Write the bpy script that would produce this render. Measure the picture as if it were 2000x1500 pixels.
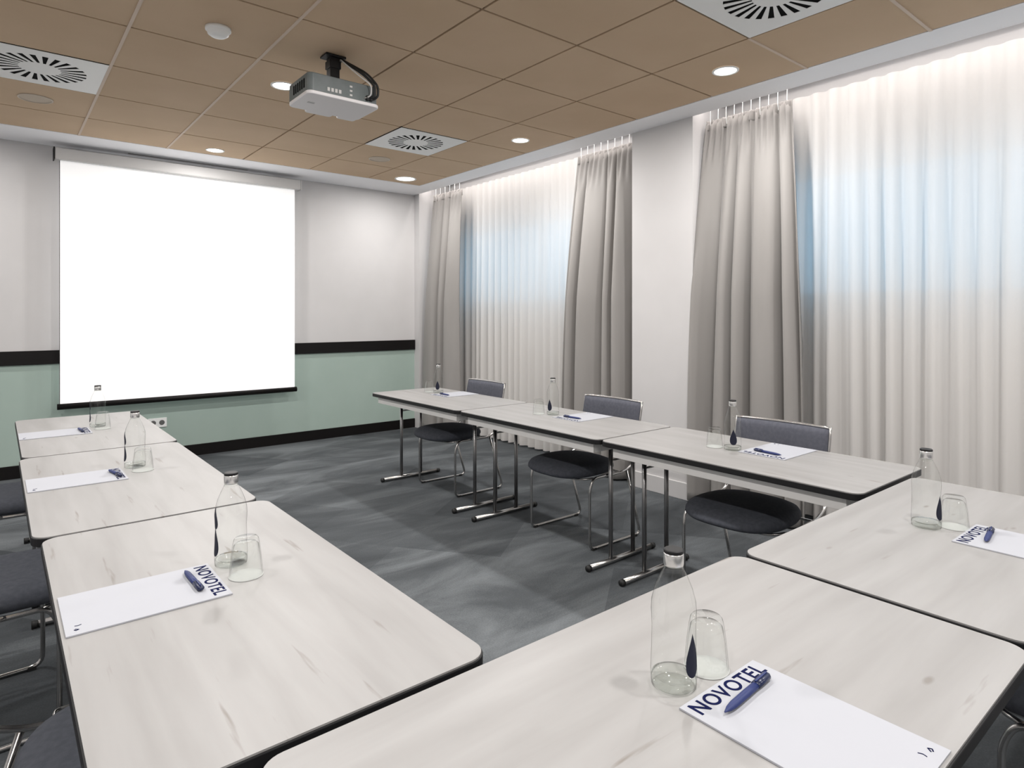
import bpy, bmesh, math, random
from mathutils import Vector, Matrix
random.seed(7)
PI = math.pi
for o in list(bpy.data.objects):
    bpy.data.objects.remove(o)
S = bpy.context.scene
C = S.collection

# ------------------------------------------------------------------ camera
cam = bpy.data.cameras.new('camera')
cam.sensor_width = 36.0
cam.lens = 1233.7 / 2000 * 36.0
cam.shift_y = -136 / 2000
cam.clip_start = 0.02
co = bpy.data.objects.new('camera', cam)
C.objects.link(co)
co.location = (0, 0, 1.40)
co.rotation_euler = (PI / 2, 0, -math.radians(39.25))
S.camera = co

# ------------------------------------------------------------------ world + exposure
S.view_settings.view_transform = 'Standard'
S.view_settings.look = 'None'
S.view_settings.gamma = 1
S.view_settings.use_curve_mapping = False
S.view_settings.exposure = -0.49
w = bpy.data.worlds.new('world')
S.world = w
w.use_nodes = True
w.node_tree.nodes['Background'].inputs[0].default_value = (0.44, 0.74, 1.0, 1)
w.node_tree.nodes['Background'].inputs[1].default_value = 1.65

DOWN_W = 20.0      # watts of each downlight
COVE_W = 9.5      # watts of each curtain cove strip
CZ = 2.88          # ceiling height
Y_BACK = 6.85
X_R = 4.03
X_L = -1.9
Y_N = -3.4

# ------------------------------------------------------------------ materials
def mat(name, col, rough=0.6, metal=0.0, spec=0.5, emit=None, es=0.0, sheen=0.0):
    m = bpy.data.materials.new(name)
    m.use_nodes = True
    p = m.node_tree.nodes['Principled BSDF']
    p.inputs['Base Color'].default_value = (*col, 1)
    p.inputs['Roughness'].default_value = rough
    p.inputs['Metallic'].default_value = metal
    p.inputs['Specular IOR Level'].default_value = spec
    if sheen:
        p.inputs['Sheen Weight'].default_value = sheen
    if emit:
        p.inputs['Emission Color'].default_value = (*emit, 1)
        p.inputs['Emission Strength'].default_value = es
    return m

def nn(m, t, **kw):
    n = m.node_tree.nodes.new(t)
    for k, v in kw.items():
        setattr(n, k, v)
    return n

def lk(m, a, b):
    m.node_tree.links.new(a, b)

def noise_mat(name, c1, c2, scale=8, rough=0.7, stretch=(1, 1, 1), bump=0.0, bscale=80, detail=5, spec=0.5, lo=0.35, hi=0.65, sheen=0):
    m = mat(name, c1, rough, spec=spec, sheen=sheen)
    p = m.node_tree.nodes['Principled BSDF']
    tc = nn(m, 'ShaderNodeTexCoord')
    mp = nn(m, 'ShaderNodeMapping')
    mp.inputs['Scale'].default_value = stretch
    lk(m, tc.outputs['Object'], mp.inputs[0])
    n = nn(m, 'ShaderNodeTexNoise')
    n.inputs['Scale'].default_value = scale
    n.inputs['Detail'].default_value = detail
    lk(m, mp.outputs[0], n.inputs['Vector'])
    r = nn(m, 'ShaderNodeValToRGB')
    r.color_ramp.elements[0].position = lo
    r.color_ramp.elements[1].position = hi
    r.color_ramp.elements[0].color = (*c1, 1)
    r.color_ramp.elements[1].color = (*c2, 1)
    lk(m, n.outputs[0], r.inputs[0])
    lk(m, r.outputs[0], p.inputs['Base Color'])
    if bump:
        n2 = nn(m, 'ShaderNodeTexNoise')
        n2.inputs['Scale'].default_value = bscale
        lk(m, tc.outputs['Object'], n2.inputs['Vector'])
        b = nn(m, 'ShaderNodeBump')
        b.inputs['Strength'].default_value = bump
        b.inputs['Distance'].default_value = 0.01
        lk(m, n2.outputs[0], b.inputs['Height'])
        lk(m, b.outputs[0], p.inputs['Normal'])
    return m

M = {}
M['wall'] = noise_mat('painted_wall', (0.59, 0.58, 0.58), (0.61, 0.60, 0.60), 3, 0.85, bump=0.03, bscale=220)
M['border'] = mat('ceiling_plaster', (0.93, 0.935, 0.96), 0.85)
M['black_trim'] = mat('black_trim', (0.006, 0.005, 0.005), 0.5, spec=0.2)
M['tile'] = noise_mat('ceiling_tile', (0.575, 0.425, 0.285), (0.61, 0.455, 0.31), 2.5, 0.9, bump=0.08, bscale=300)
M['tile_gap'] = mat('tile_gap', (0.035, 0.018, 0.009), 0.9)
M['tbar'] = mat('tile_bar', (0.66, 0.54, 0.44), 0.7)
M['white_metal'] = mat('white_metal', (0.88, 0.89, 0.88), 0.5)
M['dark'] = mat('dark_void', (0.004, 0.004, 0.004), 0.9, spec=0.1)
M['screen'] = mat('glowing_screen_cloth', (0.9, 0.9, 0.9), 0.9, emit=(1, 1, 1), es=0.6)  # emission stands in for the projector's light on the cloth
M['case'] = mat('screen_case', (0.62, 0.61, 0.60), 0.5)
M['lamp'] = mat('lamp_diffuser', (1, 1, 1), 0.5, emit=(1, 0.95, 0.86), es=14)
M['led'] = mat('led_tape', (1, 1, 1), 0.5, emit=(1, 0.93, 0.88), es=6)
M['board_edge'] = mat('black_board_edge', (0.009, 0.009, 0.010), 0.5, spec=0.3)
M['apron'] = mat('white_apron', (0.85, 0.84, 0.82), 0.5)
M['chrome'] = mat('chrome', (0.50, 0.49, 0.48), 0.22, 1.0)
M['steel'] = mat('satin_steel', (0.33, 0.325, 0.325), 0.3, 1.0)
M['rubber'] = mat('black_rubber', (0.01, 0.01, 0.01), 0.6)
M['seat'] = noise_mat('seat_fabric', (0.055, 0.060, 0.073), (0.070, 0.075, 0.090), 60, 0.85, spec=0.25, bump=0.1, bscale=400)
M['back'] = noise_mat('back_fabric', (0.082, 0.086, 0.106), (0.098, 0.102, 0.124), 60, 0.9, spec=0.2, bump=0.1, bscale=400)
M['paper'] = mat('paper', (0.395, 0.405, 0.44), 0.7)
M['coaster'] = mat('paper_coaster', (0.41, 0.42, 0.41), 0.8)
M['ink'] = mat('navy_ink', (0.003, 0.006, 0.045), 0.8, spec=0.1)
M['pen'] = mat('navy_plastic', (0.006, 0.018, 0.11), 0.5)
M['pen_dark'] = mat('dark_plastic', (0.006, 0.012, 0.05), 0.3)
M['drop'] = mat('slate_label_and_reflection', (0.014, 0.016, 0.03), 0.6, spec=0.2)
M['cap'] = mat('cap_metal', (0.75, 0.75, 0.74), 0.25, 0.9)
M['grey_body'] = noise_mat('projector_grey', (0.13, 0.155, 0.155), (0.17, 0.19, 0.195), 12, 0.5)
M['proj_white'] = mat('projector_white', (0.78, 0.76, 0.77), 0.45)
M['curtain'] = noise_mat('grey_curtain', (0.275, 0.262, 0.25), (0.30, 0.287, 0.275), 5, 0.85, stretch=(1, 1, 0.2), bump=0.05, bscale=400, sheen=0.1)
M['frame_white'] = mat('window_frame', (0.7, 0.7, 0.7), 0.4)
M['beige_box'] = mat('beige_plastic', (0.45, 0.43, 0.40), 0.6)

# floor carpet: large angular patches and brushed mottling
m = mat('carpet', (0.1, 0.1, 0.1), 0.95, spec=0.15)
p = m.node_tree.nodes['Principled BSDF']
tc = nn(m, 'ShaderNodeTexCoord')
n1 = nn(m, 'ShaderNodeTexNoise'); n1.inputs['Scale'].default_value = 1.1; n1.inputs['Detail'].default_value = 7; n1.inputs['Roughness'].default_value = 0.62
n1.inputs['Distortion'].default_value = 0.6
mp = nn(m, 'ShaderNodeMapping'); mp.inputs['Scale'].default_value = (0.9, 2.6, 1); mp.inputs['Rotation'].default_value = (0, 0, 0.5)
lk(m, tc.outputs['Object'], mp.inputs[0]); lk(m, mp.outputs[0], n1.inputs['Vector'])
br = nn(m, 'ShaderNodeTexBrick')
br.inputs['Scale'].default_value = 1.0; br.inputs['Brick Width'].default_value = 1.3; br.inputs['Row Height'].default_value = 0.62
br.inputs['Mortar Size'].default_value = 0.0; br.inputs['Color1'].default_value = (0.30, 0.30, 0.30, 1); br.inputs['Color2'].default_value = (0.72, 0.72, 0.72, 1)
mp2 = nn(m, 'ShaderNodeMapping'); mp2.inputs['Rotation'].default_value = (0, 0, 0.93); mp2.inputs['Location'].default_value = (0.3, 0.2, 0)
lk(m, tc.outputs['Object'], mp2.inputs[0]); lk(m, mp2.outputs[0], br.inputs['Vector'])
n3 = nn(m, 'ShaderNodeTexNoise'); n3.inputs['Scale'].default_value = 150; n3.inputs['Detail'].default_value = 3
lk(m, tc.outputs['Object'], n3.inputs['Vector'])
mx = nn(m, 'ShaderNodeMix'); mx.data_type = 'RGBA'; mx.inputs[0].default_value = 0.36
lk(m, n1.outputs[0], mx.inputs['A']); lk(m, br.outputs[0], mx.inputs['B'])
mx2 = nn(m, 'ShaderNodeMix'); mx2.data_type = 'RGBA'; mx2.inputs[0].default_value = 0.15
lk(m, mx.outputs['Result'], mx2.inputs['A']); lk(m, n3.outputs[0], mx2.inputs['B'])
r = nn(m, 'ShaderNodeValToRGB')
e = r.color_ramp.elements
e[0].position = 0.34; e[0].color = (0.036, 0.040, 0.044, 1)
e[1].position = 0.66; e[1].color = (0.165, 0.178, 0.188, 1)
x = e.new(0.5); x.color = (0.075, 0.082, 0.088, 1)
lk(m, mx2.outputs['Result'], r.inputs[0]); lk(m, r.outputs[0], p.inputs['Base Color'])
b = nn(m, 'ShaderNodeBump'); b.inputs['Strength'].default_value = 0.25; b.inputs['Distance'].default_value = 0.004
lk(m, n3.outputs[0], b.inputs['Height']); lk(m, b.outputs[0], p.inputs['Normal'])
M['carpet'] = m

# back wall paint: pale above, sage green below the rail (real paint line)
M['green'] = noise_mat('green_paint', (0.36, 0.455, 0.41), (0.38, 0.475, 0.43), 3, 0.8, bump=0.03, bscale=220)

# pale oak laminate with grain, cracks and knots
m = mat('oak_laminate', (0.7, 0.68, 0.66), 0.42, spec=0.4)
p = m.node_tree.nodes['Principled BSDF']
tc = nn(m, 'ShaderNodeTexCoord')
oi = nn(m, 'ShaderNodeObjectInfo')
vm = nn(m, 'ShaderNodeVectorMath', operation='MULTIPLY_ADD')
cmb = nn(m, 'ShaderNodeCombineXYZ'); 
lk(m, oi.outputs['Random'], cmb.inputs[0]); lk(m, oi.outputs['Random'], cmb.inputs[1])
vm.inputs[1].default_value = (9, 7, 1); lk(m, cmb.outputs[0], vm.inputs[0]); lk(m, tc.outputs['Object'], vm.inputs[2])
mp = nn(m, 'ShaderNodeMapping'); mp.inputs['Scale'].default_value = (1, 9, 1)
lk(m, vm.outputs[0], mp.inputs[0])
n1 = nn(m, 'ShaderNodeTexNoise'); n1.inputs['Scale'].default_value = 1.6; n1.inputs['Detail'].default_value = 8; n1.inputs['Distortion'].default_value = 0.3
lk(m, mp.outputs[0], n1.inputs['Vector'])
r = nn(m, 'ShaderNodeValToRGB'); e = r.color_ramp.elements
e[0].position = 0.3; e[0].color = (0.272, 0.265, 0.259, 1)
e[1].position = 0.72; e[1].color = (0.335, 0.329, 0.325, 1)
lk(m, n1.outputs[0], r.inputs[0])
# dark cracks along the grain
mp3 = nn(m, 'ShaderNodeMapping'); mp3.inputs['Scale'].default_value = (1.3, 13, 1)
lk(m, vm.outputs[0], mp3.inputs[0])
n2 = nn(m, 'ShaderNodeTexNoise'); n2.inputs['Scale'].default_value = 2.4; n2.inputs['Detail'].default_value = 3
lk(m, mp3.outputs[0], n2.inputs['Vector'])
r2 = nn(m, 'ShaderNodeValToRGB'); e = r2.color_ramp.elements
e[0].position = 0.675; e[0].color = (0, 0, 0, 1); e[1].position = 0.755; e[1].color = (0.8, 0.8, 0.8, 1)
lk(m, n2.outputs[0], r2.inputs[0])
# knots
mp4 = nn(m, 'ShaderNodeMapping'); mp4.inputs['Scale'].default_value = (2.2, 5.5, 1)
lk(m, vm.outputs[0], mp4.inputs[0])
vo = nn(m, 'ShaderNodeTexVoronoi'); vo.inputs['Scale'].default_value = 1.4
lk(m, mp4.outputs[0], vo.inputs['Vector'])
r3 = nn(m, 'ShaderNodeValToRGB'); e = r3.color_ramp.elements
e[0].position = 0.030; e[0].color = (0.6, 0.6, 0.6, 1); e[1].position = 0.07; e[1].color = (0, 0, 0, 1)
lk(m, vo.outputs['Distance'], r3.inputs[0])
ad = nn(m, 'ShaderNodeMath', operation='MAXIMUM')
lk(m, r2.outputs[0], ad.inputs[0]); lk(m, r3.outputs[0], ad.inputs[1])
mx = nn(m, 'ShaderNodeMix'); mx.data_type = 'RGBA'
mx.inputs['B'].default_value = (0.17, 0.15, 0.13, 1)
lk(m, ad.outputs[0], mx.inputs[0]); lk(m, r.outputs[0], mx.inputs['A']); lk(m, mx.outputs['Result'], p.inputs['Base Color'])
M['oak'] = m

def clear_mat(name, tint, edge, gl=0.12):
    m = bpy.data.materials.new(name); m.use_nodes = True
    nt = m.node_tree; nt.nodes.remove(nt.nodes['Principled BSDF'])
    out = nt.nodes['Material Output']
    tr = nn(m, 'ShaderNodeBsdfTransparent')
    lw = nn(m, 'ShaderNodeLayerWeight'); lw.inputs[0].default_value = 0.5
    r = nn(m, 'ShaderNodeValToRGB'); e = r.color_ramp.elements
    e[0].position = 0.78; e[0].color = (*tint, 1); e[1].position = 1.0; e[1].color = (*edge, 1)
    lk(m, lw.outputs['Facing'], r.inputs[0]); lk(m, r.outputs[0], tr.inputs[0])
    g = nn(m, 'ShaderNodeBsdfGlossy'); g.inputs['Roughness'].default_value = 0.03
    pw = nn(m, 'ShaderNodeMath', operation='POWER'); pw.inputs[1].default_value = 4.0
    fr = nn(m, 'ShaderNodeMath', operation='MULTIPLY_ADD'); fr.inputs[1].default_value = 0.5; fr.inputs[2].default_value = 0.035
    lk(m, lw.outputs['Facing'], pw.inputs[0]); lk(m, pw.outputs[0], fr.inputs[0])
    mx = nn(m, 'ShaderNodeMixShader')
    lk(m, fr.outputs[0], mx.inputs[0]); lk(m, tr.outputs[0], mx.inputs[1]); lk(m, g.outputs[0], mx.inputs[2])
    lk(m, mx.outputs[0], out.inputs[0])
    return m
M['glass'] = clear_mat('clear_glass', (0.99, 0.995, 0.99), (0.30, 0.31, 0.31))
M['glass_thick'] = clear_mat('thick_glass', (0.96, 0.975, 0.96), (0.28, 0.30, 0.28))
M['pane'] = clear_mat('window_pane', (0.92, 0.96, 0.98), (0.6, 0.7, 0.72))

# sheer voile: part transparent, part translucent, part diffuse
m = bpy.data.materials.new('sheer_voile'); m.use_nodes = True
nt = m.node_tree; nt.nodes.remove(nt.nodes['Principled BSDF'])
tr = nn(m, 'ShaderNodeBsdfTransparent'); df = nn(m, 'ShaderNodeBsdfDiffuse'); tl = nn(m, 'ShaderNodeBsdfTranslucent')
df.inputs[0].default_value = (0.84, 0.815, 0.79, 1); tl.inputs[0].default_value = (0.90, 0.90, 0.89, 1)
m1 = nn(m, 'ShaderNodeMixShader'); m1.inputs[0].default_value = 0.42
lk(m, df.outputs[0], m1.inputs[1]); lk(m, tl.outputs[0], m1.inputs[2])
m2 = nn(m, 'ShaderNodeMixShader'); m2.inputs[0].default_value = 0.94
lk(m, tr.outputs[0], m2.inputs[1]); lk(m, m1.outputs[0], m2.inputs[2])
lk(m, m2.outputs[0], nt.nodes['Material Output'].inputs[0])
M['sheer'] = m

# ------------------------------------------------------------------ helpers
def obj(name, bm, m, parent=None, smooth=False, bevel=0.0, solid=0.0, sub=0):
    me = bpy.data.meshes.new(name)
    bmesh.ops.recalc_face_normals(bm, faces=bm.faces[:])
    bm.to_mesh(me); bm.free()
    for k in (m if isinstance(m, (list, tuple)) else [m]):
        me.materials.append(k)
    o = bpy.data.objects.new(name, me)
    C.objects.link(o)
    if parent: o.parent = parent
    if smooth:
        for pl in me.polygons: pl.use_smooth = True
    if solid:
        md = o.modifiers.new('solid', 'SOLIDIFY'); md.thickness = solid; md.offset = 0
    if bevel:
        md = o.modifiers.new('bevel', 'BEVEL'); md.width = bevel; md.segments = 2; md.limit_method = 'ANGLE'; md.angle_limit = 0.7
    if sub:
        md = o.modifiers.new('sub', 'SUBSURF'); md.levels = sub; md.render_levels = sub
    return o

def box(bm, x0, x1, y0, y1, z0, z1):
    v = [bm.verts.new(c) for c in ((x0,y0,z0),(x1,y0,z0),(x1,y1,z0),(x0,y1,z0),(x0,y0,z1),(x1,y0,z1),(x1,y1,z1),(x0,y1,z1))]
    for f in ((0,3,2,1),(4,5,6,7),(0,1,5,4),(1,2,6,5),(2,3,7,6),(3,0,4,7)):
        bm.faces.new([v[i] for i in f])

def boxes(*bs):
    bm = bmesh.new()
    for b_ in bs: box(bm, *b_)
    return bm

def prism(bm, pts, z0, z1):
    lo = [bm.verts.new((x, y, z0)) for x, y in pts]
    hi = [bm.verts.new((x, y, z1)) for x, y in pts]
    n = len(pts)
    bm.faces.new(lo[::-1]); bm.faces.new(hi)
    for i in range(n):
        bm.faces.new((lo[i], lo[(i+1) % n], hi[(i+1) % n], hi[i]))

def rrect(x0, x1, y0, y1, r, n=6):
    pts = []
    for cx, cy, a in ((x1-r, y1-r, 0), (x0+r, y1-r, PI/2), (x0+r, y0+r, PI), (x1-r, y0+r, 1.5*PI)):
        for i in range(n+1):
            t = a + i/n*PI/2
            pts.append((cx+r*math.cos(t), cy+r*math.sin(t)))
    return pts

def lathe(bm, prof, n=32, c=(0, 0, 0), cap0=False, cap1=False):
    rings = []
    for r_, z_ in prof:
        rings.append([bm.verts.new((c[0]+r_*math.cos(2*PI*i/n), c[1]+r_*math.sin(2*PI*i/n), c[2]+z_)) for i in range(n)])
    for a_, b_ in zip(rings, rings[1:]):
        for i in range(n):
            bm.faces.new((a_[i], a_[(i+1) % n], b_[(i+1) % n], b_[i]))
    if cap0: bm.faces.new(rings[0][::-1])
    if cap1: bm.faces.new(rings[-1])

def fillet(pts, r, n=5):
    P = [Vector(p_) for p_ in pts]
    out = [P[0]]
    for i in range(1, len(P)-1):
        a_, b_, c_ = P[i-1], P[i], P[i+1]
        u = (a_-b_); v = (c_-b_)
        d = min(r, u.length*0.45, v.length*0.45)
        s, e_ = b_+u.normalized()*d, b_+v.normalized()*d
        for k in range(n+1):
            t = k/n
            out.append((1-t)**2*s + 2*t*(1-t)*b_ + t*t*e_)
    out.append(P[-1])
    return out

def tube(bm, pts, r, n=10, flat=1.0):
    P = [Vector(p_) for p_ in pts]
    rings = []
    up = None
    for i, q in enumerate(P):
        t = (P[min(i+1, len(P)-1)] - P[max(i-1, 0)]).normalized()
        if up is None:
            up = Vector((0, 0, 1)) if abs(t.z) < 0.9 else Vector((1, 0, 0))
        s = t.cross(up).normalized(); up = s.cross(t).normalized()
        rings.append([bm.verts.new(q + (s*math.cos(2*PI*k/n) + up*math.sin(2*PI*k/n)*flat)*r) for k in range(n)])
    for a_, b_ in zip(rings, rings[1:]):
        for k in range(n):
            bm.faces.new((a_[k], a_[(k+1) % n], b_[(k+1) % n], b_[k]))
    bm.faces.new(rings[0][::-1]); bm.faces.new(rings[-1])

def thing(name, label, cat, loc=(0, 0, 0), rz=0, group=None):
    o = bpy.data.objects.new(name, None); C.objects.link(o)
    o.empty_display_size = 0.1
    o.location = loc; o.rotation_euler = (0, 0, rz)
    o['label'] = label; o['category'] = cat
    if group: o['group'] = group
    return o

def tag(o, label, cat, group=None):
    o['label'] = label; o['category'] = cat
    if group: o['group'] = group
    return o

def struct(o, label=None, cat=None):
    o['kind'] = 'structure'
    if label: o['label'] = label
    if cat: o['category'] = cat
    return o

def kids(o): return [c for c in C.objects if c.parent == o]
def dup(root, loc, rz, label, group=None):
    r_ = root.copy(); C.objects.link(r_); r_.location = loc; r_.rotation_euler = (0, 0, rz); r_['label'] = label
    if group: r_['group'] = group
    for ch in kids(root):
        c_ = ch.copy(); C.objects.link(c_); c_.parent = r_
        for g in kids(ch):
            d = g.copy(); C.objects.link(d); d.parent = c_
    return r_

# ------------------------------------------------------------------ room shell
struct(obj('floor', boxes((X_L-0.1, 4.62, Y_N-0.1, Y_BACK+0.1, -0.08, 0)), M['carpet']), 'mottled blue grey carpet floor of the meeting room', 'floor')
wb = obj('wall_back', boxes((X_L-0.1, 4.62, Y_BACK, Y_BACK+0.1, 1.02, 3.05)), M['wall'])
struct(wb, 'pale grey end wall with sage green lower half', 'wall')
obj('green_dado', boxes((X_L-0.1, 4.62, Y_BACK, Y_BACK+0.1, 0, 1.02)), M['green'], wb)
struct(obj('trim_1', boxes((X_L, X_R, Y_BACK-0.022, Y_BACK, 0.965, 1.085)), M['black_trim'], bevel=0.003), 'black chair rail across the end wall', 'rail')
struct(obj('baseboard_back', boxes((X_L, X_R, Y_BACK-0.016, Y_BACK, 0, 0.11)), M['black_trim'], bevel=0.003), 'black skirting along the end wall', 'baseboard')
struct(obj('wall_left', boxes((X_L-0.1, X_L, Y_N, Y_BACK, 0, 3.05)), M['wall']))
struct(obj('wall_rear', boxes((X_L-0.1, 4.62, Y_N-0.1, Y_N, 0, 3.05)), M['wall']))
# window wall: piers plus the recess backs with window openings
PIER = [(6.74, Y_BACK), (2.80, 3.38), (Y_N, -0.62)]
REC = [(3.38, 6.74), (-0.62, 2.80)]
XB = 4.50
WZ0, WZ1 = 1.50, 2.42
WIN = [(3.75, 6.35), (-0.35, 2.42)]
bm = bmesh.new()
for y0, y1 in PIER:
    box(bm, X_R, 4.62, y0, y1, 0, 3.05)
for (y0, y1), (a0, a1) in zip(REC, WIN):
    box(bm, XB, 4.62, y0, y1, 0, WZ0); box(bm, XB, 4.62, y0, y1, WZ1, 3.05)
    box(bm, XB, 4.62, y0, a0, WZ0, WZ1); box(bm, XB, 4.62, a1, y1, WZ0, WZ1)
struct(obj('wall_right', bm, M['wall']), 'off white window wall with piers between curtained recesses', 'wall')
bm = boxes((X_R-0.014, X_R, 2.80, 3.38, 0, 0.13), (X_R-0.014, X_R, Y_N, -0.62, 0, 0.13))
struct(obj('baseboard_right', bm, M['wall'], bevel=0.004), 'white skirting at the foot of the pier', 'baseboard')
for i, (a0, a1) in enumerate(WIN):
    mid = (a0+a1)/2
    f = obj('window_%d' % (i+1), boxes((XB+0.02, XB+0.08, a0, a1, WZ0, WZ0+0.05), (XB+0.02, XB+0.08, a0, a1, WZ1-0.05, WZ1),
        (XB+0.02, XB+0.08, a0, a0+0.05, WZ0, WZ1), (XB+0.02, XB+0.08, a1-0.05, a1, WZ0, WZ1), (XB+0.02, XB+0.08, mid-0.03, mid+0.03, WZ0, WZ1)), M['frame_white'])
    struct(f, ['white framed window behind the far sheer curtain', 'white framed window behind the near sheer curtain'][i], 'window')
    obj('window_pane', boxes((XB+0.045, XB+0.051, a0+0.05, mid-0.03, WZ0+0.05, WZ1-0.05), (XB+0.045, XB+0.051, mid+0.03, a1-0.05, WZ0+0.05, WZ1-0.05)), M['pane'], f)

# ------------------------------------------------------------------ ceiling
P_ = 0.65
XS = [3.78 - P_*k for k in range(9)][::-1]      # -1.42 .. 3.78
YS = [6.31] + [5.72 - P_*k for k in range(14)]
YS = YS[::-1]                                    # .. 5.07 5.72 6.31
x0f, x1f, y0f, y1f = XS[0], XS[-1], YS[0], YS[-1]
bm = boxes((X_L, x0f, Y_N, Y_BACK, CZ, CZ+0.02), (x1f, X_R, Y_N, Y_BACK, CZ, CZ+0.02),
           (x0f, x1f, y1f, Y_BACK, CZ, CZ+0.02), (x0f, x1f, Y_N, y0f, CZ, CZ+0.02),
           (X_L-0.1, X_R, Y_N-0.1, Y_BACK+0.1, CZ+0.17, CZ+0.27), (X_R, 4.62, Y_N-0.1, Y_BACK+0.1, CZ+0.17, CZ+0.27))
for y0, y1 in REC:
    box(bm, X_R-0.02, X_R, y0, y1, CZ+0.02, CZ+0.17)
ceil = struct(obj('ceiling', bm, M['border']), 'suspended ceiling of tan square tiles inside a white plaster border', 'ceiling')
DIFF = [(2, 10), (6, 10), (6, 5)]
def cell(x, y):
    i = max(k for k in range(len(XS)-1) if XS[k] <= x + 1e-6)
    j = max(k for k in range(len(YS)-1) if YS[k] <= y + 1e-6)
    return i, j
DC = [cell(-0.1, 4.5), cell(2.6, 4.6), cell(2.6, 1.3)]
bm = bmesh.new(); g = 0.0065
for i in range(len(XS)-1):
    for j in range(len(YS)-1):
        if (i, j) in DC: continue
        box(bm, XS[i]+g, XS[i+1]-g, YS[j]+g, YS[j+1]-g, CZ+0.001, CZ+0.018)
obj('tile_field', bm, M['tile'], ceil, bevel=0.002)
obj('tile_backing', boxes((x0f, x1f, y0f, y1f, CZ+0.0185, CZ+0.03)), M['tile_gap'], ceil)
bm = bmesh.new()
for xx in (XS[3], XS[4]):
    box(bm, xx-0.008, xx+0.008, y0f, y1f, CZ-0.003, CZ+0.006)
for yy in (1.82, 1.17):
    box(bm, 3.13, 3.78, yy-0.008, yy+0.008, CZ-0.003, CZ+0.006)
obj('grid_bar', bm, M['tbar'], ceil)
# linear slot in the border above the screen
tag(obj('slot_grille', boxes((0.94, 2.0, 6.715, 6.745, CZ-0.004, CZ+0.001)), M['steel']), 'thin grey linear air slot in the white border above the screen case', 'vent')

def diffuser(cxy, label):
    t = thing('air_diffuser', label, 'vent', (cxy[0], cxy[1], CZ), 0, 'white swirl diffusers in the ceiling')
    N = 48; h = P_/2 - 0.006
    bm = bmesh.new()
    def ring(rr, tw=0):
        return [bm.verts.new((rr*math.cos(2*PI*(k+0)/N+tw), rr*math.sin(2*PI*k/N+tw), 0)) for k in range(N)]
    cen = bm.verts.new((0, 0, 0))
    R1 = ring(0.105, 0.10); R2 = ring(0.235)
    SQ = []
    for k in range(N):
        a = 2*PI*k/N; cs, sn = math.cos(a), math.sin(a); s = h/max(abs(cs), abs(sn)); SQ.append(bm.verts.new((cs*s, sn*s, 0)))
    for k in range(N):
        l = (k+1) % N
        bm.faces.new((cen, R1[k], R1[l]))
        if k % 2: bm.faces.new((R1[k], R2[k], R2[l], R1[l]))
        bm.faces.new((R2[k], SQ[k], SQ[l], R2[l]))
    bmesh.ops.recalc_face_normals(bm, faces=bm.faces[:])
    o = obj('face_plate', bm, M['white_metal'], t, solid=0.002)
    bm = boxes((-0.26, 0.26, -0.26, 0.26, 0.003, 0.012))
    obj('dark_plenum', bm, M['dark'], t)
    return t
def cc(c): return ((XS[c[0]]+XS[c[0]+1])/2, (YS[c[1]]+YS[c[1]+1])/2)
diffuser(cc(DC[0]), 'white square swirl diffuser at the left edge above the projection screen side')
diffuser(cc(DC[1]), 'white square swirl diffuser in the middle of the ceiling, right of the projector')
diffuser(cc(DC[2]), 'white square swirl diffuser at the top edge, nearest the near sheer curtain')

# round flush speakers
for (x, y), lb in (((0.21, 5.42), 'faint round flush speaker in the tile beside the left diffuser'),
                   ((2.83, 5.46), 'faint round flush speaker in the tile between the middle diffuser and the far lamp')):
    t = thing('ceiling_speaker', lb, 'speaker', (x, y, CZ), 0, 'round tan ceiling speakers')
    bm = bmesh.new(); lathe(bm, [(0.10, 0), (0.10, -0.004), (0.093, -0.006), (0.09, -0.002)], 40); obj('rim', bm, mat('speaker_rim', (0.62, 0.54, 0.45), 0.6), t, True)
    bm = bmesh.new(); lathe(bm, [(0.09, -0.001), (0.04, -0.003), (0.001, -0.003)], 40, cap1=True); obj('mesh_cover', bm, mat('speaker_mesh', (0.56, 0.475, 0.38), 0.8), t, True)

# smoke detector
t = thing('smoke_detector', 'white domed smoke detector on the ceiling left of the projector', 'smoke detector', (0.89, 3.49, CZ))
bm = bmesh.new(); lathe(bm, [(0.001, 0.0), (0.062, 0), (0.062, -0.014), (0.054, -0.02)], 32, cap1=True); obj('base', bm, M['white_metal'], t, True)
bm = bmesh.new(); lathe(bm, [(0.054, -0.02), (0.05, -0.034), (0.036, -0.044), (0.018, -0.048), (0.001, -0.048)], 32, cap1=True); obj('dome', bm, M['white_metal'], t, True)

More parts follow.
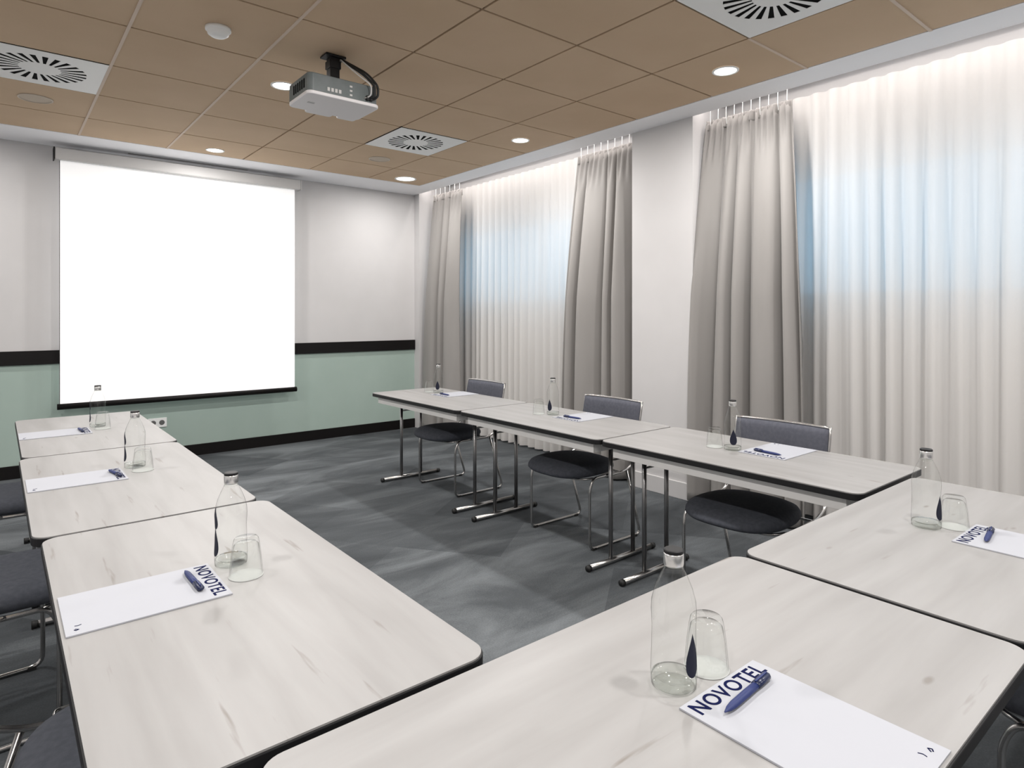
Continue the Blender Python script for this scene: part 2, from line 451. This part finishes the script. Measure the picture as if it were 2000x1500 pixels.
# downlights (the near ones beyond the frame belong to the same grid)
lightdata = bpy.data.lights.new('downlight', 'AREA'); lightdata.shape = 'DISK'; lightdata.size = 0.13; lightdata.energy = DOWN_W; lightdata.color = (1, 0.975, 0.955)
fardata = lightdata.copy(); fardata.energy = DOWN_W*0.16
sidedata = lightdata.copy(); sidedata.energy = DOWN_W*0.72
DL = {(3.46, 6.07): 'round recessed downlight in the far right corner, the largest glowing disc',
      (3.45, 4.11): 'round recessed downlight right of the middle diffuser near the curtains',
      (3.43, 2.15): 'round recessed downlight nearest the tall pinched curtain, at upper right',
      (1.53, 6.10): 'round recessed downlight above the screen case',
      (1.44, 4.10): 'round recessed downlight half hidden behind the projector'}
first = None
for x in (-0.5, 1.48, 3.45):
    for y in (6.09, 4.11, 2.15, 0.2, -1.75):
        key = min(DL, key=lambda k: (k[0]-x)**2+(k[1]-y)**2)
        if (key[0]-x)**2+(key[1]-y)**2 < 0.02:
            lb = DL[key]; x_, y_ = key
        else:
            lb = 'round recessed downlight of the ceiling grid outside the view'; x_, y_ = x, y
        if first is None:
            first = thing('downlight', lb, 'ceiling light', (x_, y_, CZ), 0, 'recessed downlights')
            bm = bmesh.new(); lathe(bm, [(0.078, 0.0), (0.078, -0.005), (0.066, -0.006), (0.064, -0.001)], 32); obj('trim_ring', bm, M['white_metal'], first, True)
            bm = bmesh.new(); lathe(bm, [(0.065, -0.002), (0.03, -0.004), (0.001, -0.004)], 32, cap1=True); obj('lamp_lens', bm, M['lamp'], first, True)
            t = first
        else:
            t = dup(first, (x_, y_, CZ), 0, lb, 'recessed downlights')
        if key == (3.46, 6.07) and lb == DL[key]: t.scale = (1.5, 1.5, 1)
        l = bpy.data.objects.new('downlight_beam', fardata if y > 6 and x > 0 else sidedata if x > 3 else lightdata); C.objects.link(l); l.parent = t; l.location = (0, 0, -0.012)

# cove LED strips hidden above the curtain slots
for (y0, y1), lb in zip(REC, ('warm white LED tape in the far curtain cove', 'warm white LED tape in the near curtain cove')):
    ld = bpy.data.lights.new('cove', 'AREA'); ld.shape = 'RECTANGLE'; ld.size = 0.03; ld.size_y = y1-y0-0.1; ld.energy = COVE_W*(y1-y0)/3.4; ld.color = (1, 0.93, 0.885)
    o = obj('led_strip', boxes((X_R+0.004, X_R+0.016, y0+0.03, y1-0.03, CZ+0.10, CZ+0.12)), M['led'])
    tag(o, lb, 'light strip')
    l = bpy.data.objects.new('cove_light', ld); C.objects.link(l); l.location = (X_R+0.05, (y0+y1)/2, CZ+0.13)
    l.rotation_euler = (0, -0.55, 0); l.parent = o

# ------------------------------------------------------------------ curtains
def drape(name, m, top, bot, x_top, x_bot, z0, z1, nf, amp0, amp1, seed, nz=36, nu=None, solid=0.003, pinch=0.0, sharp=1.0, lean=0.0, parent=None):
    """cloth panel hanging in the plane x, from y top[0]..top[1] to bot[0]..bot[1], nf pleats"""
    rnd = random.Random(seed)
    nu = nu or int(nf*(30 if pinch else 14))
    ph = [rnd.uniform(-0.9, 0.9) for _ in range(nf+3)]
    am = [rnd.uniform(0.55, 1.25) for _ in range(nf+3)]
    bm = bmesh.new(); rows = []
    for j in range(nz+1):
        v = j/nz; v2 = v if v > 0 else 0
        z = z1 + (z0-z1)*v
        e_ = 1-(1-v)**2.2
        a0 = top[0]+(bot[0]-top[0])*e_; a1 = top[1]+(bot[1]-top[1])*e_
        amp = amp0 + (amp1-amp0)*min(1, v*2.2)
        row = []
        for i in range(nu+1):
            u = i/nu; s = u*nf; k = int(min(s, nf-1e-6)); fr = s-k
            A = am[k]*(1-fr)+am[k+1]*fr; Q = ph[k]*(1-fr)+ph[k+1]*fr
            if pinch:   # broad rounded lobes towards the room with deep narrow valleys
                q = s + 0.22*math.sin(PI*s*0.8+seed+v*0.7)
                wv = 1.0-2.0*abs(math.sin(PI*q))**0.5
                wv += 0.18*math.sin(2*PI*s/nf*1.5+seed)
                tp = 1-min(1, v*9)
                wv = wv*(1-0.5*tp) + 0.7*tp*math.sin(2*PI*s*3)
            else:
                wv = math.sin(2*PI*s + Q*(0.4+v)*1.2)
                wv = math.copysign(abs(wv)**sharp, wv)
                wv += 0.22*math.sin(4.3*PI*s+Q*3)*v
            x = x_top+(x_bot-x_top)*e_ + amp*A*wv
            y = a0+(a1-a0)*u + (0.0 if pinch else 0.10)*amp*math.cos(2*PI*s+Q)
            zz = z
            if pinch and v < 0.06: zz = z + pinch*0.02*math.sin(2*PI*s*3)
            row.append(bm.verts.new((x, y, zz)))
        rows.append(row)
    for a_, b_ in zip(rows, rows[1:]):
        for i in range(nu):
            bm.faces.new((a_[i], a_[i+1], b_[i+1], b_[i]))
    return obj(name, bm, m, parent, smooth=True, solid=solid)

tag(drape('sheer_curtain', M['sheer'], (3.42, 6.70), (3.42, 6.70), 4.31, 4.31, 0.02, CZ+0.02, 29, 0.012, 0.030, 3, solid=0, sharp=0.75),
    'white pleated sheer curtain over the far window between two grey curtains', 'curtain', 'white sheer curtains')
tag(drape('sheer_curtain', M['sheer'], (-0.58, 2.76), (-0.58, 2.76), 4.31, 4.31, 0.02, CZ+0.02, 28, 0.014, 0.036, 5, solid=0, sharp=0.75),
    'white pleated sheer curtain over the near window, right of the tall grey curtain', 'curtain', 'white sheer curtains')
for (y0, y1), lb in zip(REC, ('white curtain rail in the far window recess', 'white curtain rail in the near window recess')):
    tag(obj('curtain_rail', boxes((4.14, 4.17, y0+0.02, y1-0.02, CZ+0.140, CZ+0.168), (4.295, 4.325, y0+0.02, y1-0.02, CZ+0.135, CZ+0.168)), M['white_metal']), lb, 'curtain rail', 'curtain rails')

def grey(top, bot, nf, seed, label, xb=4.12, xt=4.155):
    o = drape('grey_curtain', M['curtain'], top, bot, xt, xb, 0.015, 2.835, nf, 0.022, 0.085, seed, nz=44, solid=0.004, pinch=1.0, sharp=0.8)
    tag(o, label, 'curtain', 'grey blackout curtains')
    bm = bmesh.new(); n = nf*2
    for k in range(n):
        y = top[0] + (top[1]-top[0])*(k+0.5)/n
        tube(bm, fillet([(xt, y, 2.80), (xt+0.002, y+0.006, 2.86), (4.155, y, CZ+0.1395)], 0.02, 3), 0.0025, 5)
    obj('hook', bm, M['white_metal'], o)
    # gathered heading tape
    t = drape('heading_tape', M['curtain'], top, top, xt, xt, 2.775, 2.85, nf*3, 0.012, 0.016, seed+9, nz=6, solid=0.003, parent=o)
grey((5.99, 6.60), (5.96, 6.72), 3, 21, 'narrow grey curtain in the far corner beside the end wall', 4.10)
grey((3.47, 4.12), (3.44, 4.28), 4, 22, 'grey curtain gathered against the pier, right of the far sheer', 4.125)
grey((2.10, 2.76), (1.98, 2.86), 5, 24, 'tall wide grey curtain gathered right of the pier beside the near sheer', 4.07)

# ------------------------------------------------------------------ projection screen
t = thing('projection_screen', 'large white pull-down projection screen with added glow on the end wall', 'projection screen', (1.455, 6.72, 0))
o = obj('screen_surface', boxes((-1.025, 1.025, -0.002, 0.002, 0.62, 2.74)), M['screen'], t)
obj('housing', boxes((-1.065, 1.075, -0.055, 0.055, 2.735, 2.835)), M['case'], t, bevel=0.008)
obj('end_cap', boxes((-1.073, -1.064, -0.057, 0.057, 2.733, 2.837)), M['board_edge'], t)
obj('end_cap', boxes((1.074, 1.083, -0.057, 0.057, 2.733, 2.837)), M['case'], t)
bm = bmesh.new(); tube(bm, [(-1.045, 0, 0.598), (1.045, 0, 0.598)], 0.026, 12, 1.0); obj('bottom_bar', bm, M['black_trim'], t, True)
obj('side_border', boxes((-1.029, -1.025, -0.0025, 0.0025, 0.62, 2.74)), M['black_trim'], t)
obj('wall_bracket', boxes((-0.9, -0.86, 0.05, 0.129, 2.76, 2.82)), M['case'], t)
obj('wall_bracket', boxes((0.86, 0.9, 0.05, 0.129, 2.76, 2.82)), M['case'], t)

# wall sockets
t = thing('wall_socket', 'white double socket plate low on the green wall', 'socket', (1.20, Y_BACK, 0.36))
obj('plate', boxes((-0.08, 0.08, -0.012, 0, -0.045, 0.045)), M['white_metal'], t, bevel=0.003)
for sx in (-0.037, 0.037):
    bm = bmesh.new(); lathe(bm, [(0.024, 0), (0.020, 0.002), (0.001, 0.002)], 24, cap1=True)
    bmesh.ops.rotate(bm, verts=bm.verts[:], matrix=Matrix.Rotation(PI/2, 3, 'X'))
    bmesh.ops.translate(bm, verts=bm.verts[:], vec=(sx, -0.0125, 0))
    obj('outlet', bm, mat('socket_dark', (0.12, 0.12, 0.12), 0.6), t)

# ------------------------------------------------------------------ projector
t = thing('projector', 'grey and white ceiling projector hanging from a black mount', 'projector', (1.50, 3.46, 0))
zb, zt = 2.585, 2.705
bm = bmesh.new(); prism(bm, rrect(-0.205, 0.205, -0.155, 0.155, 0.03), zb+0.018, zt); obj('body', bm, M['grey_body'], t, bevel=0.006)
pts = rrect(-0.212, 0.212, -0.165, 0.14, 0.035)
bm = bmesh.new(); prism(bm, pts, zb, zb+0.020); prism(bm, rrect(-0.10, 0.06, 0.10, 0.185, 0.02), zb+0.002, zb+0.020); prism(bm, rrect(0.09, 0.205, 0.10, 0.175, 0.02), zb+0.001, zb+0.020)
obj('bottom_shell', bm, M['proj_white'], t, bevel=0.005)
obj('label_plate', boxes((-0.155, -0.115, -0.02, 0.0, zb-0.001, zb+0.001)), M['steel'], t)
bm = bmesh.new(); lathe(bm, [(0.045, 0), (0.045, 0.03), (0.035, 0.035), (0.03, 0.02), (0.001, 0.015)], 28, cap1=True)
bmesh.ops.rotate(bm, verts=bm.verts[:], matrix=Matrix.Rotation(-PI/2, 3, 'X')); bmesh.ops.translate(bm, verts=bm.verts[:], vec=(-0.03, 0.150, zb+0.068))
obj('lens', bm, M['board_edge'], t, True)
bm = bmesh.new()
for k in range(4): box(bm, -0.10+k*0.022, -0.086+k*0.022, -0.1575, -0.152, zb+0.035, zb+0.055)
obj('connector_row', bm, M['case'], t)
bm = bmesh.new()
for k in range(3): box(bm, 0.03, 0.045, -0.1575, -0.152, zb+0.035+k*0.024, zb+0.045+k*0.024)
obj('connector_stack', bm, M['case'], t)
bm = bmesh.new()
for k in range(6): box(bm, -0.207, -0.203, -0.10+k*0.03, -0.085+k*0.03, zb+0.045, zb+0.095)
obj('side_vent', bm, M['dark'], t)
bm = boxes((-0.028, 0.028, -0.028, 0.028, zt-0.002, CZ+0.001), (-0.06, 0.06, -0.045, 0.045, CZ-0.014, CZ-0.001), (-0.08, 0.08, -0.07, 0.07, zt, zt+0.012), (-0.034, 0.034, -0.034, 0.034, CZ-0.075, CZ-0.03))
obj('ceiling_mount', bm, M['board_edge'], t, bevel=0.003)
for dx, ln, r_ in ((0.0, 0.0, 0.0085), (0.02, 0.012, 0.007), (-0.022, -0.016, 0.004)):
    bm = bmesh.new()
    P2 = [(0.03, -0.02, CZ-0.01), (0.06+dx, -0.07, CZ-0.05), (0.12+dx, -0.15, zt+0.055+ln), (0.165+dx, -0.195, zt-0.01), (0.165+dx, -0.19, zb+0.05), (0.14+dx, -0.155, zb+0.04)]
    tube(bm, fillet(P2, 0.06, 6), r_, 8); obj('cable', bm, M['rubber'] if r_ > 0.0045 else M['case'], t, True)
for k in range(2):
    obj('plug', boxes((0.125+k*0.022, 0.142+k*0.022, -0.175, -0.152, zb+0.03, zb+0.055)), M['rubber'], t, bevel=0.002)

# ------------------------------------------------------------------ tables
TW, TL, TZ = 0.65, 1.30, 0.74
def make_table(label):
    t = thing('folding_table', label, 'table', (0, 0, 0), 0, 'pale folding meeting tables')
    hx, hy = TL/2-0.003, TW/2      # long axis = local X
    bm = bmesh.new(); prism(bm, rrect(-hx+0.003, hx-0.003, -hy+0.003, hy-0.003, 0.045, 8), TZ-0.004, TZ); obj('tabletop', bm, M['oak'], t)
    bm = bmesh.new(); prism(bm, rrect(-hx, hx, -hy, hy, 0.047, 8), TZ-0.028, TZ-0.0035); obj('edge_band', bm, M['board_edge'], t, bevel=0.002)
    a, c = hx-0.065, hy-0.045
    z0, z1 = TZ-0.083, TZ-0.028
    obj('apron', boxes((-a, a, -c-0.008, -c+0.008, z0, z1), (-a, a, c-0.008, c+0.008, z0, z1), (-a, -a+0.016, -c+0.008, c-0.008, z0, z1), (a-0.016, a, -c+0.008, c-0.008, z0, z1)), M['apron'], t, bevel=0.002)
    for s in (-1, 1):
        x = s*(hx-0.115)
        bm = bmesh.new(); tube(bm, [(x, -0.262, 0.018), (x, 0.262, 0.018)], 0.0155, 12); fb = obj('foot_bar', bm, M['chrome'], t, True)
        for q in (-1, 1):
            bm = bmesh.new(); tube(bm, [(x, q*0.262, 0.0175), (x, q*0.283, 0.0175)], 0.0172, 12); obj('end_cap', bm, M['rubber'], fb, True)
            bm = bmesh.new(); tube(bm, [(x, q*0.095, 0.03), (x, q*0.095, TZ-0.03)], 0.0125, 12); obj('leg', bm, M['steel'], t, True)
        bm = bmesh.new(); tube(bm, [(x, -0.19, TZ-0.045), (x, 0.19, TZ-0.045)], 0.010, 8); obj('hinge_bar', bm, M['steel'], t, True)
        bm = bmesh.new(); tube(bm, [(x-s*0.002, 0.06, TZ-0.16), (x-s*0.16, 0.06, TZ-0.032)], 0.006, 8); tube(bm, [(x, -0.095, TZ-0.16), (x, 0.095, TZ-0.16)], 0.006, 8); obj('folding_brace', bm, M['steel'], t, True)
    return t
tb = make_table('nearest table, long foreground one with the large notepad, clear bottle and glass')
TA = [((0.935, 0.635, 0), 0, None),
      ((2.244, 0.632, 0), 0, 'pale table at the right edge with a bottle, glass and pen on its notepad'),
      ((0.425, 1.6425, 0), PI/2, 'nearest table of the left row, with the navy-lettered notepad and glass'),
      ((0.405, 2.982, 0), PI/2, 'second table of the left row, its notepad holding a short dark pen'),
      ((0.415, 4.3215, 0), PI/2, 'farthest table of the left row, in front of the projection screen'),
      ((2.770, 1.628, 0), -PI/2, 'nearest table of the window row, in front of the tall grey curtain'),
      ((2.770, 2.929, 0), -PI/2, 'middle table of the window row, in front of the pier'),
      ((2.770, 4.230, 0), -PI/2, 'farthest table of the window row, near the corner curtain')]
for k, (loc, rz, lb) in enumerate(TA):
    if k == 0: tb.location = loc
    else: dup(tb, loc, rz, lb).scale = (1.028 if rz > 0 else 1, 1, 1)

# ------------------------------------------------------------------ chairs
def make_chair(label):
    t = thing('meeting_chair', label, 'chair', (0, 0, 0), 0, 'sled base meeting chairs')
    # seat cushion: domed superellipse, front = +x
    bm = bmesh.new(); N = 48; ex = 2.9
    def loop(sc, z, dz=0.0):
        out = []
        for k in range(N):
            a = 2*PI*k/N; cs, sn = math.cos(a), math.sin(a)
            x = math.copysign(abs(cs)**(2/ex), cs)*0.245*sc; y = math.copysign(abs(sn)**(2/ex), sn)*0.245*sc*(1-0.07*(cs < 0)*abs(cs))
            out.append(bm.verts.new((x, y, z - dz*max(0, x/0.245)**2)))
        return out
    R = [loop(0.72, 0.418), loop(0.86, 0.421, 0.003), loop(0.95, 0.430, 0.006), loop(1.0, 0.449, 0.012), loop(0.995, 0.464, 0.014), loop(0.95, 0.481, 0.014), loop(0.84, 0.492, 0.013), loop(0.68, 0.497, 0.010), loop(0.4, 0.497, 0.004), loop(0.12, 0.495)]
    for a_, b_ in zip(R, R[1:]):
        for k in range(N): bm.faces.new((a_[k], a_[(k+1) % N], b_[(k+1) % N], b_[k]))
    bm.faces.new(R[0][::-1]); bm.faces.new(R[-1]); obj('seat', bm, M['seat'], t, True)
    # backrest panel, gently curved
    bm = bmesh.new(); nu, nv = 16, 10; W = 0.245; rows = []
    def bk(u, v, off):
        y = W*(2*u-1); z = 0.575+0.255*v
        x = -0.335 - 0.05*v - 0.030*(1-(2*u-1)**2) + off
        return (x, y, z)
    for off in (0.014, -0.014):
        g_ = [[bm.verts.new(bk(i/nu, j/nv, off*(0.55 if (i in (0, nu) or j in (0, nv)) else 1))) for i in range(nu+1)] for j in range(nv+1)]
        rows.append(g_)
        for j in range(nv):
            for i in range(nu): bm.faces.new((g_[j][i], g_[j][i+1], g_[j+1][i+1], g_[j+1][i]))
    A, B = rows
    for i in range(nu):
        bm.faces.new((A[0][i], A[0][i+1], B[0][i+1], B[0][i])); bm.faces.new((A[nv][i], A[nv][i+1], B[nv][i+1], B[nv][i]))
    for j in range(nv):
        bm.faces.new((A[j][0], A[j+1][0], B[j+1][0], B[j][0])); bm.faces.new((A[j][nu], A[j+1][nu], B[j+1][nu], B[j][nu]))
    obj('backrest', bm, M['back'], t, True)
    # thin light frame around the backrest
    bm = bmesh.new()
    path = [bk(0, v/6, -0.004) for v in range(0, 7)] + [bk(u/14, 1, -0.004) for u in range(1, 14)] + [bk(1, 1-v/6, -0.004) for v in range(0, 7)]
    path = [(x, y*1.018, z+(0.006 if z > 0.82 else 0)) for x, y, z in path]
    tube(bm, path, 0.0075, 8); obj('back_frame', bm, M['chrome'], t, True)
    for s in (-1, 1):
        y = s*0.262
        bm = bmesh.new()
        P2 = [(-0.335, s*0.249, 0.60), (-0.315, y, 0.47), (-0.20, y, 0.425), (0.075, y, 0.425), (0.105, y, 0.36), (0.105, y, 0.009), (-0.355, y, 0.009), (-0.225, y, 0.43)]
        tube(bm, fillet(P2, 0.045, 6), 0.0085, 10); fr = obj('sled_leg', bm, M['chrome'], t, True)
        for xx in (0.07, -0.30):
            obj('glide', boxes((xx-0.014, xx+0.014, y-0.011, y+0.011, 0.0, 0.014)), M['rubber'], fr)
    bm = bmesh.new()
    tube(bm, fillet([(0.06, -0.262, 0.425), (0.13, -0.20, 0.412), (0.13, 0.20, 0.412), (0.06, 0.262, 0.425)], 0.05, 5), 0.007, 8)
    tube(bm, fillet([(-0.17, -0.262, 0.425), (-0.17, 0.262, 0.425)], 0.03, 4), 0.007, 8)
    obj('seat_rail', bm, M['chrome'], t, True)
    for s in (-1, 1):
        bm = bmesh.new(); tube(bm, fillet([(-0.04, s*0.264, 0.43), (-0.04, s*0.295, 0.435), (-0.16, s*0.295, 0.435), (-0.16, s*0.264, 0.43)], 0.02, 4), 0.005, 8); obj('linking_bracket', bm, M['chrome'], t, True)
    return t
ch = make_chair('dark seated meeting chair farthest down the window row, by the corner curtain')
CH = [((2.82, 4.27, 0), PI, None),
      ((2.82, 2.86, 0), PI, 'dark seated meeting chair in the middle of the window row, before the pier curtain'),
      ((2.80, 1.66, 0), PI+0.03, 'dark seated meeting chair nearest the camera in the window row, before the tall curtain'),
      ((0.06, 4.15, 0), 0, 'dark chair half under the farthest left row table'),
      ((0.05, 2.86, 0), 0.04, 'dark chair half under the second table of the left row'),
      ((0.27, 1.60, 0), 0, 'dark chair tucked under the nearest left row table, at the bottom left'),
      ((2.15, 0.33, 0), PI/2, 'dark chair tucked under the right edge table, its frame showing at bottom right')]
for k, (loc, rz, lb) in enumerate(CH):
    if k == 0: ch.location = loc; ch.rotation_euler = (0, 0, rz)
    else: dup(ch, loc, rz, lb)

# ------------------------------------------------------------------ table items
def text_mesh(s, size, width):
    cu = bpy.data.curves.new('lettering', 'FONT'); cu.body = s; cu.size = size; cu.align_x = 'CENTER'; cu.extrude = 0.0003; cu.offset = 0.0006; cu.space_character = 1.12
    o = bpy.data.objects.new('tmp', cu); C.objects.link(o)
    dg = bpy.context.evaluated_depsgraph_get(); dg.update()
    me = bpy.data.meshes.new_from_object(o.evaluated_get(dg))
    bpy.data.objects.remove(o)
    xs = [v.co.x for v in me.vertices]; k = width/(max(xs)-min(xs)); c0 = (max(xs)+min(xs))/2
    for v in me.vertices: v.co.x = (v.co.x-c0)*k
    me.materials.append(M['ink'])
    return me
word = text_mesh('NOVOTEL', 0.042, 0.205)
PW, PH = 0.23, 0.322
def make_pad(label):
    t = thing('notepad', label, 'notepad', (0, 0, TZ), 0, 'white headed notepads')
    o = obj('paper_sheet', boxes((-PW/2, PW/2, -PH, 0, 0.0005, 0.0035)), M['paper'], t)
    l = bpy.data.objects.new('printed_heading', word); C.objects.link(l); l.parent = t; l.location = (0, -0.036, 0.0038)
    bm = bmesh.new()
    tube(bm, [(0.070, -PH+0.030, 0.0037), (0.073, -PH+0.024, 0.0037), (0.071, -PH+0.018, 0.0037)], 0.0008, 5)
    tube(bm, [(0.088, -PH+0.018, 0.0037), (0.093, -PH+0.024, 0.0037), (0.096, -PH+0.019, 0.0037), (0.091, -PH+0.016, 0.0037)], 0.0011, 5)
    obj('footer_mark', bm, M['ink'], t)
    return t
pd = make_pad('large white headed notepad in the foreground with navy lettering')
# loc is the middle of the headed edge; local -y runs down the page
PADS = [((0.9985, 0.640, TZ), 0, None),
        ((2.262, 0.612, TZ), 0, 'white notepad at the right edge beside the bottle and glass'),
        ((0.432, 1.683, TZ), -PI/2, 'white headed notepad on the nearest left row table'),
        ((0.412, 3.045, TZ), -PI/2, 'white notepad on the second left row table'),
        ((0.416, 4.300, TZ), -PI/2, 'white notepad on the farthest left row table'),
        ((2.755, 1.545, TZ), PI/2, 'white notepad on the nearest window row table behind the bottle'),
        ((2.755, 2.850, TZ), PI/2, 'white notepad on the middle window row table'),
        ((2.765, 4.330, TZ), PI/2, 'white notepad on the farthest window row table')]
for k, (loc, rz, lb) in enumerate(PADS):
    if k == 0: pd.location = loc
    else: dup(pd, loc, rz, lb)

def make_pen(label):
    t = thing('pen', label, 'pen', (0, 0, 0), 0, 'navy ballpoint pens')
    bm = bmesh.new(); pr = [(0.0008, -0.072), (0.0018, -0.068), (0.0042, -0.058), (0.0055, -0.045), (0.0058, 0.0), (0.0056, 0.03)]
    lathe(bm, pr, 14, cap0=True, cap1=True); bmesh.ops.rotate(bm, verts=bm.verts[:], matrix=Matrix.Rotation(PI/2, 3, 'Y')); bmesh.ops.translate(bm, verts=bm.verts[:], vec=(0, 0, 0.0062)); obj('barrel', bm, M['pen'], t, True)
    bm = bmesh.new(); lathe(bm, [(0.0064, 0.028), (0.0066, 0.05), (0.0064, 0.068), (0.003, 0.074)], 14, cap0=True, cap1=True); bmesh.ops.rotate(bm, verts=bm.verts[:], matrix=Matrix.Rotation(PI/2, 3, 'Y')); bmesh.ops.translate(bm, verts=bm.verts[:], vec=(0, 0, 0.0068)); obj('pen_cap', bm, M['pen_dark'], t, True)
    obj('clip', boxes((0.028, 0.066, -0.0012, 0.0012, 0.0125, 0.0150)), M['pen'], t)
    return t
pn = make_pen('thick navy pen on the foreground notepad under the lettering')
zp = TZ+0.0036
PENS = [((1.000, 0.585, zp), math.radians(4), None),
        ((2.268, 0.553, zp), math.radians(8), 'navy pen on the notepad at the right edge'),
        ((0.374, 1.695, zp), math.radians(-88), 'navy pen across the notepad on the nearest left row table'),
        ((0.378, 3.045, zp), math.radians(-80), 'short dark pen on the second left row notepad'),
        ((0.370, 4.300, zp), math.radians(-86), 'small dark pen on the farthest left row notepad'),
        ((2.820, 1.545, zp), math.radians(84), 'dark pen on the nearest window row notepad beside the bottle'),
        ((2.822, 2.850, zp), math.radians(95), 'dark pen on the middle window row notepad'),
        ((2.830, 4.330, zp), math.radians(88), 'dark pen on the farthest window row notepad')]
for k, (loc, rz, lb) in enumerate(PENS):
    if k == 0: pn.location = loc; pn.rotation_euler = (0, 0, rz)
    else: dup(pn, loc, rz, lb).scale = (1, 1.3, 1)
pn.scale = (1.08, 1.3, 1)

# bottle
BP = [(0.034, 0.0), (0.0385, 0.004), (0.0395, 0.03), (0.0378, 0.08), (0.0372, 0.12), (0.0385, 0.155), (0.0375, 0.175), (0.032, 0.200), (0.0245, 0.222), (0.018, 0.238), (0.0148, 0.248), (0.0145, 0.268)]
def rad(z):
    for (r0, z0), (r1, z1) in zip(BP, BP[1:]):
        if z0 <= z <= z1: return r0+(r1-r0)*(z-z0)/(z1-z0)
    return 0.03
def droplet(ang, zc, s):
    bm = bmesh.new(); pts = []
    N = 28
    for k in range(N):
        a = 2*PI*k/N
        x = math.sin(a)*math.sin(a/2)**1.4*0.6; y = math.cos(a)
        pts.append((x*s, zc+y*s*1.15))
    # fan rows so that it wraps the bottle
    vs = [bm.verts.new(((rad(z)+0.0006)*math.cos(ang+x/0.039), (rad(z)+0.0006)*math.sin(ang+x/0.039), z)) for x, z in pts]
    c = bm.verts.new(((rad(zc-0.3*s)+0.0010)*math.cos(ang), (rad(zc-0.3*s)+0.0010)*math.sin(ang), zc-0.3*s))
    for k in range(N): bm.faces.new((vs[k], vs[(k+1) % N], c))
    return bm
def make_bottle(label):
    t = thing('water_bottle', label, 'bottle', (0, 0, 0), 0, 'clear glass water bottles')
    bm = bmesh.new(); lathe(bm, BP, 40); obj('glass_body', bm, M['glass'], t, True)
    bm = bmesh.new(); lathe(bm, [(0.033, 0.0008), (0.0375, 0.006), (0.0385, 0.022), (0.030, 0.017), (0.012, 0.0125), (0.001, 0.012)], 40, cap0=True, cap1=True); obj('thick_base', bm, M['glass_thick'], t, True)
    bm = bmesh.new(); lathe(bm, [(0.0162, 0.246), (0.0172, 0.250), (0.0172, 0.270), (0.0165, 0.273)], 28, cap0=True, cap1=True); cp = obj('cap', bm, M['cap'], t, True)
    bm = bmesh.new(); lathe(bm, [(0.0168, 0.2725), (0.0168, 0.2785), (0.015, 0.280)], 28, cap0=True, cap1=True); obj('cap_top', bm, M['board_edge'], cp, False)
    bm = bmesh.new(); lathe(bm, [(0.0150, 0.238), (0.0162, 0.240), (0.0162, 0.244), (0.0150, 0.246)], 28); obj('neck_ring', bm, M['glass_thick'], t, True)
    obj('drop_label', droplet(0, 0.078, 0.038), M['drop'], t, True)
    obj('drop_reflection', droplet(0, 0.150, 0.030), M['drop'], t, True)  # reflection of the drop below, modelled as a second dark decal
    return t
bt = make_bottle('tall clear glass water bottle in the foreground by the lettered notepad')
def face(x, y, off):   # angle from bottle towards the camera plus offset
    return math.atan2(-y, -x) + off
BT = [((0.936, 0.690), 0.95, None), ((2.240, 0.706), 1.1, 'clear glass water bottle on the right edge table'),
      ((0.482, 1.765), -1.25, 'clear glass water bottle on the nearest left row table'),
      ((0.466, 3.149), -1.3, 'clear glass water bottle on the second left row table'),
      ((0.464, 4.420), -1.4, 'clear glass water bottle on the farthest left row table, against the screen'),
      ((2.782, 1.705), 0.1, 'clear glass water bottle on the nearest window row table'),
      ((2.84, 3.05), -0.6, 'clear glass water bottle on the middle window row table'),
      ((2.885, 4.51), -0.2, 'clear glass water bottle on the farthest window row table')]
for k, ((x, y), off, lb) in enumerate(BT):
    if k == 0: bt.location = (x, y, TZ+0.0002); bt.rotation_euler = (0, 0, face(x, y, off))
    else: dup(bt, (x, y, TZ+0.0002), face(x, y, off), lb).scale = (1.03, 1.03, 0.865)
for o in [k_ for k_ in C.objects if k_.name.startswith('drop_reflection') and (k_.parent is bt or k_.parent.location.x > 2)]:
    bpy.data.objects.remove(o)
bt.scale = (1.03, 1.03, 0.865)

# upturned tumbler on its paper coaster
GP = [(0.0370, 0.0), (0.0375, 0.002), (0.0365, 0.02), (0.0335, 0.055), (0.0300, 0.085), (0.0275, 0.098), (0.0245, 0.102), (0.001, 0.1015)]
def make_glass():
    bm = bmesh.new(); lathe(bm, GP, 36, cap1=True)
    lathe(bm, [(0.0352, 0.001), (0.032, 0.05), (0.0278, 0.082), (0.022, 0.088), (0.001, 0.0885)], 36, cap1=True)
    return obj('drinking_glass', bm, M['glass'], None, True)
gl = make_glass()
bm = bmesh.new(); lathe(bm, [(0.041, 0), (0.0415, 0.0012), (0.0405, 0.0018)], 36, cap0=True, cap1=True); cs = obj('coaster', bm, M['coaster'])
GL = [((1.028, 0.684), 'foreground'), ((2.302, 0.650), 'right edge'), ((0.490, 1.662), 'nearest left row'), ((0.482, 3.060), 'second left row'),
      ((0.478, 4.320), 'farthest left row'), ((2.778, 1.802), 'nearest window row'), ((2.79, 3.135), 'middle window row'), ((2.850, 4.60), 'farthest window row')]
for k, ((x, y), wd) in enumerate(GL):
    g1 = gl if k == 0 else gl.copy(); c1 = cs if k == 0 else cs.copy()
    if k: C.objects.link(g1); C.objects.link(c1)
    c1.location = (x, y, TZ+0.0002); g1.location = (x, y, TZ+0.0021)
    g1.scale = (1.06, 1.06, 0.93)
    tag(g1, 'upturned clear tumbler on the %s table beside the bottle' % wd, 'glass', 'upturned clear tumblers')
    tag(c1, 'round white paper coaster under the tumbler on the %s table' % wd, 'coaster', 'round paper coasters')
